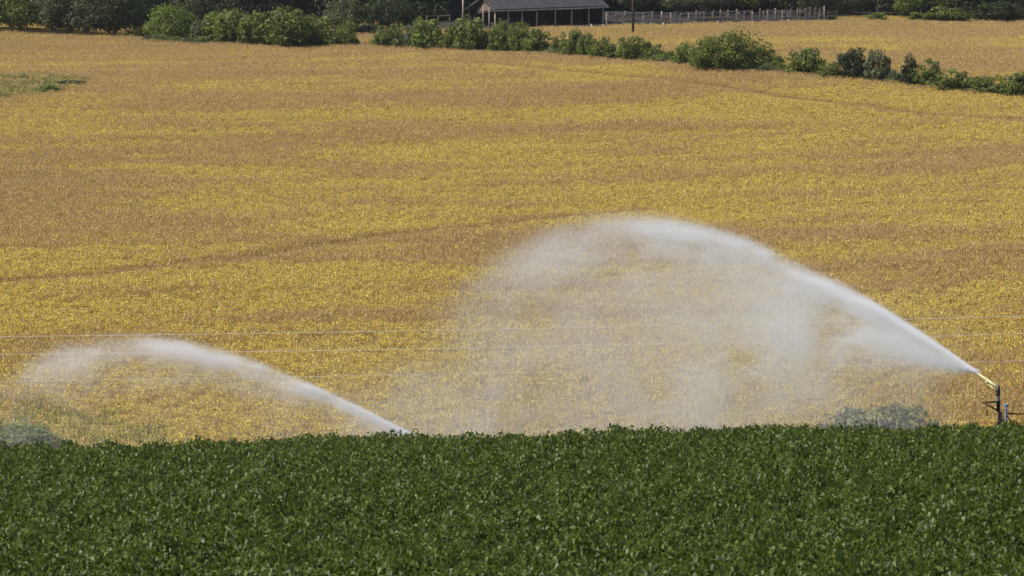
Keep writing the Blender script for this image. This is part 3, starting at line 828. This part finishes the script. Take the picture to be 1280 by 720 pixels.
# ------------------------------------------------------------------ overhead wires above the valley
for k, (ya, yb, ym, lb) in enumerate(((421, 395, 411, 'top pale overhead wire crossing above the valley'), (443, 417, 434, 'middle pale overhead wire crossing above the valley'),
                                      (477, 451, 466, 'lowest pale overhead wire crossing above the valley'))):
    Y = 141.0 + k * .3
    pts = []
    for t in np.linspace(-2.2, 3.2, 60):
        px = 1280 * t; lin = ya + (yb - ya) * t; sag = (ym - (ya + yb) / 2) * 4 * t * (1 - t)
        pts.append(at(px, lin + sag, Y))
    b = MB(); o0 = pts[30].copy(); b.tube([q - o0 for q in pts], 0.011 if k < 2 else 0.009, 5)
    tag(b.build('overhead_wire', M['wire'], None, True, loc=o0), lb, 'wire', 'overhead wires')

# ------------------------------------------------------------------ rain guns
def rain_gun(noz, jet_dir, theta, label, blue):
    """gun whose nozzle tip is at noz; jet_dir is the horizontal unit direction"""
    jd = Vector((jet_dir[0], jet_dir[1], 0)).normalized()
    BL = 0.92
    el = Vector((jd.x * math.cos(theta), jd.y * math.cos(theta), math.sin(theta)))
    piv = noz - el * BL                        # top of the riser
    gz = float(ground_z(piv.x, piv.y))
    root = thing('rain_gun', (piv.x, piv.y, gz), label, 'sprinkler', 'irrigation guns')
    o = Vector((piv.x, piv.y, gz)); H = piv.z - gz
    P = lambda v: Vector(v) - o
    side = Vector((-jd.y, jd.x, 0))
    b = MB(); b.tube([P(piv), P(piv + el * .25), P(piv + el * .8)], [.042, .038, .026], 10)
    bar = b.build('barrel', M['barrel_paint'], root, True)
    b = MB(); b.tube([P(piv + el * .8), P(piv + el * .86), P(noz)], [.034, .034, .018], 10); b.build('nozzle', M['barrel_paint'], bar, True)
    b = MB(); q = piv + Vector((0, 0, -.10)) ; b.tube([P(q), P(q + el * .42)], [.016, .014], 8)
    b.tube([P(q + el * .42), P(q + el * .42 + Vector((0, 0, .06)))], [.03, .03], 8); b.build('drive_arm', M['barrel_paint'], root, True)
    b = MB(); b.tube([P(piv + el * .35 + Vector((0, 0, -.17))), P(piv + el * .37 + Vector((0, 0, -.04)))], .012, 6); b.build('strut', M['gun_metal'], root, True)
    b = MB(); b.tube([P(piv + Vector((0, 0, .05))), P(piv + Vector((0, 0, -.06))), P(piv + Vector((0, 0, -.10))), P(piv + Vector((0, 0, -.17))), P(piv + Vector((0, 0, -.2)))], [.035, .062, .062, .05, .06], 12)
    b.build('swivel_head', M['gun_metal'], root, True)
    b = MB(); b.tube([(0, 0, H - .2), (0, 0, H - .32), (0, 0, H - .33), (0, 0, H - .37), (0, 0, H - .38), (0.02, 0, H - .62), (.06, 0, H - .63), (.06, 0, 0.1), (.06, 0, -.1)],
                     [.045, .045, .075, .075, .048, .048, .055, .055, .055], 12)
    b.build('riser', M['gun_metal'], root, True)
    zA = H - .34 - .02
    b = MB(); b.tube([(0, 0, zA), (-.40, -.03, zA - .02)], .026, 6); b.build('side_arm', M['rust'], root, True)
    b = MB(); b.tube([(-.36, -.03, zA - .02), (.04, -.02, zA - .26)], .024, 6); b.build('brace', M['rust'], root, True)
    b = MB(); b.tube([(-.29, -.03, zA - .03), (-.285, -.03, zA - .36)], .013, 6); b.build('hanging_rod', M['rust'], root, True)
    for k, (dx, dy) in enumerate(((-.42, -.25), (.38, -.2), (.02, .5))):
        b = MB(); b.tube([(.05, 0, H - .78), (dx, dy, -.05)], .02, 6); b.build('leg', M['gun_metal'], root, True)
    b = MB(); b.tube([(.05, 0, .25), (.25, .5, .05), (.4, 1.4, 0.02), (.5, 3, .02)], .05, 8); b.build('hose', M['gun_metal'], root, True)
    if blue:
        zb = H - .42
        b = MB(); b.tube([(.20, -.06, -.05), (.20, -.06, zb - .06), (.195, -.06, zb)], [.028, .028, .026], 10)
        b.tube([(.13, -.06, zb - .03), (.26, -.06, zb - .03)], .03, 8); b.build('standpipe', M['blue_plastic'], root, True)
        b = MB(); b.tube([(.22, -.02, zb - .24), (.52, -.02, zb - .25), (1.1, 0, zb - .23)], [.022, .022, .02], 6); b.build('tow_bar', M['rust'], root, True)
        b = MB(); b.tube([(.23, -.02, zb - .30), (.42, -.02, zb - .58)], .018, 6); b.build('tow_bar_brace', M['rust'], root, True)
    return root

JETS = [  # nozzle pixel, Y, azimuth away from the picture plane, v0, theta, drag
    dict(px=(1217, 463), Y=82.0, phi=0.85, v0=25.5, th=0.460, k=0.0445, n=3200000, fc=.25, ff=.54, fs=.22, cs=.050, rs=1.0, drift=.17, reach=28.0, dh=2.0, rag=.405),
    dict(px=(557, 566), Y=112.0, phi=0.45, v0=36.0, th=0.410, k=0.0759, n=1500000, fc=.76, ff=.82, fs=.08, cs=.040, rs=1.0, drift=.36, reach=23.0, dh=1.3, rag=.45)]
for J in JETS:
    J['noz'] = at(*J['px'], J['Y']); J['dir'] = (-math.cos(J['phi']), math.sin(J['phi']))
rain_gun(JETS[0]['noz'], JETS[0]['dir'], JETS[0]['th'], 'rain gun with yellow barrel standing on the crop ridge at the right', True)
rain_gun(JETS[1]['noz'], JETS[1]['dir'], JETS[1]['th'], 'rain gun mostly hidden behind the crop ridge at the left jet', False)

# hooked end of an irrigation pipe poking out of the crop at the left jet
hp = at(519, 541, 80.5); gz = float(ground_z(hp.x, hp.y))
b = MB(); top = hp.z - gz + .10
b.tube([(-.07, 0, -.05), (-.07, 0, top - .10), (-.055, 0, top - .03), (0, 0, top), (.055, 0, top - .03), (.07, 0, top - .10), (.075, 0, top - .2)], .014, 8)
tag(b.build('hooked_pipe', M['gun_metal'], None, True, loc=(hp.x, hp.y, gz)), 'small dark hooked pipe poking out of the crop beside the left jet', 'pipe')

# ------------------------------------------------------------------ water spray: every drop a small sphere
def traj_table(v0, ths, ks, T, n):
    dt = T / n
    TH, K = np.meshgrid(ths, ks, indexing='ij')
    x = np.zeros_like(TH); z = np.zeros_like(TH); vx = v0 * np.cos(TH); vz = v0 * np.sin(TH)
    X = []; Z = []; VX = []; VZ = []
    for i in range(n):
        X.append(x); Z.append(z); VX.append(vx); VZ.append(vz)
        s = np.hypot(vx, vz)
        vx = vx - K * s * vx * dt; vz = vz - (K * s * vz + 9.81) * dt
        x = x + vx * dt; z = z + vz * dt
    return [np.stack(a, -1) for a in (X, Z, VX, VZ)]

def lookup(tab, a, b, t):
    """linear in time, nearest in angle and drag"""
    n = tab.shape[2]; i = np.clip(t.astype(int), 0, n - 2); f = t - i
    return tab[a, b, i] * (1 - f) + tab[a, b, i + 1] * f

def spray(J, seed):
    rng = np.random.default_rng(seed)
    T, NT = 3.2, 320
    A, B = 260, 40
    ths = np.linspace(J['th'] - 0.95, J['th'] + 0.04, A); ks = J['k'] * np.geomspace(0.92, 9.0, B)
    tX, tZ, tVX, tVZ = traj_table(J['v0'], ths, ks, T, NT)
    n = J['n']
    pop = rng.random(n)
    core = pop < J['fc']; fan = (pop >= J['fc']) & (pop < J['ff']); mist = ~(core | fan)
    th = np.where(core, J['th'] - rng.exponential(J['cs'], n) + rng.normal(0.006, .006, n), np.where(rng.random(n) < .55, J['th'] - J['fs'] * .85 + rng.normal(0, .11, n), J['th'] - np.abs(rng.normal(0, J['fs'] * 1.2, n))))
    kk = np.where(core, 1.0 + np.abs(rng.normal(0, .16, n)), 1.3 + rng.gamma(2.0, 1.3, n))
    th = np.where(mist, J['th'] - np.abs(rng.normal(0, .13, n)), th); kk = np.where(mist, 1 + np.abs(rng.normal(0, .35, n)), kk)
    a = np.clip(np.round((th - ths[0]) / (ths[1] - ths[0])), 0, A - 1).astype(int)
    b = np.clip(np.round(np.log(kk * J['k'] / ks[0]) / np.log(ks[1] / ks[0])), 0, B - 1).astype(int)
    t = np.where(core, np.minimum(rng.exponential(.75, n), 3.0), np.where(fan, rng.random(n) ** 1.5 * 1.5, rng.random(n) ** 0.95 * 2.5))
    ti = t / T * NT
    s = lookup(tX, a, b, ti); z = lookup(tZ, a, b, ti)
    # droplets torn off the jet: slow down, hang and sink
    tau = rng.uniform(0.05, 0.28, n); age = rng.random(n) ** 0.8 * 3.4
    vx = lookup(tVX, a, b, ti); vz = lookup(tVZ, a, b, ti)
    e = 1 - np.exp(-age / tau); vt = 9.81 * tau * 0.75
    s = np.where(mist, s + vx * tau * e, s)
    z = np.where(mist, z + (vz + vt) * tau * e - vt * age, z)
    # splash and drift low over the ground where the water lands
    drift = rng.random(n) < J['drift']
    sd = rng.uniform(1.0, J['reach'], n); wd = rng.normal(0, 1.3, n)
    gd = ground_z(J['noz'].x + J['dir'][0] * sd - J['dir'][1] * wd, J['noz'].y + J['dir'][1] * sd + J['dir'][0] * wd)
    s = np.where(drift, sd, s); z = np.where(drift, gd - J['noz'].z + np.abs(rng.normal(0, J['dh'], n)), z)
    # turbulent spread grows along the path
    sp = 0.012 + 0.022 * np.clip(s, 0, None)
    sp = np.where(core, sp * .75, np.where(fan, sp * 1.0, sp * 1.7 + .05))
    w = np.where(drift, wd, rng.normal(0, 1, n) * sp * 1.2); s = s + rng.normal(0, 1, n) * sp * 0.7; z = z + rng.normal(0, 1, n) * sp * 0.62
    nz = J['noz']; d = J['dir']
    P = np.column_stack([nz.x + d[0] * s - d[1] * w, nz.y + d[1] * s + d[0] * w, nz.z + z])
    # gusts: soft bunches of drops drawn out along the flight path
    q = np.column_stack([s * .55, w * 1.2, z])
    g = 0.6 * vnoise(q + 20, 1.1) + 0.4 * vnoise(q + 40, 2.7)
    q2 = np.column_stack([th * 42.0, np.log(kk) * 2.2, t * 3.2])      # strands that left the gun together
    g2 = 0.6 * vnoise(q2 + 11, 1.0) + 0.4 * vnoise(q2 + 31, 2.3)
    g = 0.45 * g + 0.55 * g2
    gate = np.clip((g - J['rag']) / 0.15, 0.05, 1)
    gate = gate + (1 - gate) * np.where(mist, 0.1, np.clip(1.0 - s / 4.0, 0.08, 1))
    gz = ground_z(P[:, 0], P[:, 1])
    keep = (rng.random(n) < gate) & (P[:, 2] > gz + 0.05) & (s > -0.02)
    P = P[keep]
    # each parcel of water breaks into a short string of drops along its flight
    vxk = np.where(mist | drift, 0.25 * vx, vx)[keep]; vzk = np.where(mist | drift, -2.0, vz)[keep]
    sp_ = np.hypot(vxk, vzk) + 1e-6
    U = np.column_stack([d[0] * vxk, d[1] * vxk, vzk]) / sp_[:, None]
    ST = 4
    P = np.concatenate([P + U * rng.normal(0, .085, (len(P), 1)) + rng.normal(0, .020, P.shape) for _ in range(ST)])
    r = np.where(core, rng.uniform(.0020, .0034, n), rng.uniform(.0017, .0029, n))[keep] * J.get('rs', 1.0) * 0.72
    r = np.tile(r, ST)
    root_me = points_mesh('water_spray', P, {'radius': ('FLOAT', r.astype(np.float32))})
    o = link('water_spray', root_me)
    root_me.materials.append(M['drops'])
    ng = bpy.data.node_groups.new('drops', 'GeometryNodeTree')
    ng.interface.new_socket('Geometry', in_out='INPUT', socket_type='NodeSocketGeometry')
    ng.interface.new_socket('Geometry', in_out='OUTPUT', socket_type='NodeSocketGeometry')
    gi = ng.nodes.new('NodeGroupInput'); go = ng.nodes.new('NodeGroupOutput')
    mp = ng.nodes.new('GeometryNodeMeshToPoints'); at_ = ng.nodes.new('GeometryNodeInputNamedAttribute'); at_.inputs['Name'].default_value = 'radius'
    sm = ng.nodes.new('GeometryNodeSetMaterial'); sm.inputs['Material'].default_value = M['drops']
    ng.links.new(gi.outputs[0], mp.inputs['Mesh']); ng.links.new(at_.outputs['Attribute'], mp.inputs['Radius'])
    ng.links.new(mp.outputs[0], sm.inputs['Geometry']); ng.links.new(sm.outputs[0], go.inputs[0])
    o.modifiers.new('drops', 'NODES').node_group = ng
    print('spray drops', len(P))
    return o
tag(spray(JETS[0], 51), 'large white arching spray of water from the right rain gun', 'spray', kind='stuff')
tag(spray(JETS[1], 52), 'smaller white spray of water on the left behind the ridge', 'spray', kind='stuff')

# ------------------------------------------------------------------ air
def haze():
    b = MB(); b.box((0, 1090, 60), (1780, 2760, 270))
    o = b.build('haze', [])
    m = bpy.data.materials.new('haze'); m.use_nodes = True; nt = m.node_tree
    nt.nodes.remove(nt.nodes['Principled BSDF'])
    v = nt.nodes.new('ShaderNodeVolumePrincipled'); v.inputs['Color'].default_value = (0.85, 0.9, 1.0, 1); v.inputs['Density'].default_value = 0.00005
    nt.links.new(v.outputs[0], nt.nodes['Material Output'].inputs['Volume'])
    o.data.materials.append(m)
    tag(o, 'thin summer haze lying over the whole valley', 'haze', kind='stuff')
haze()
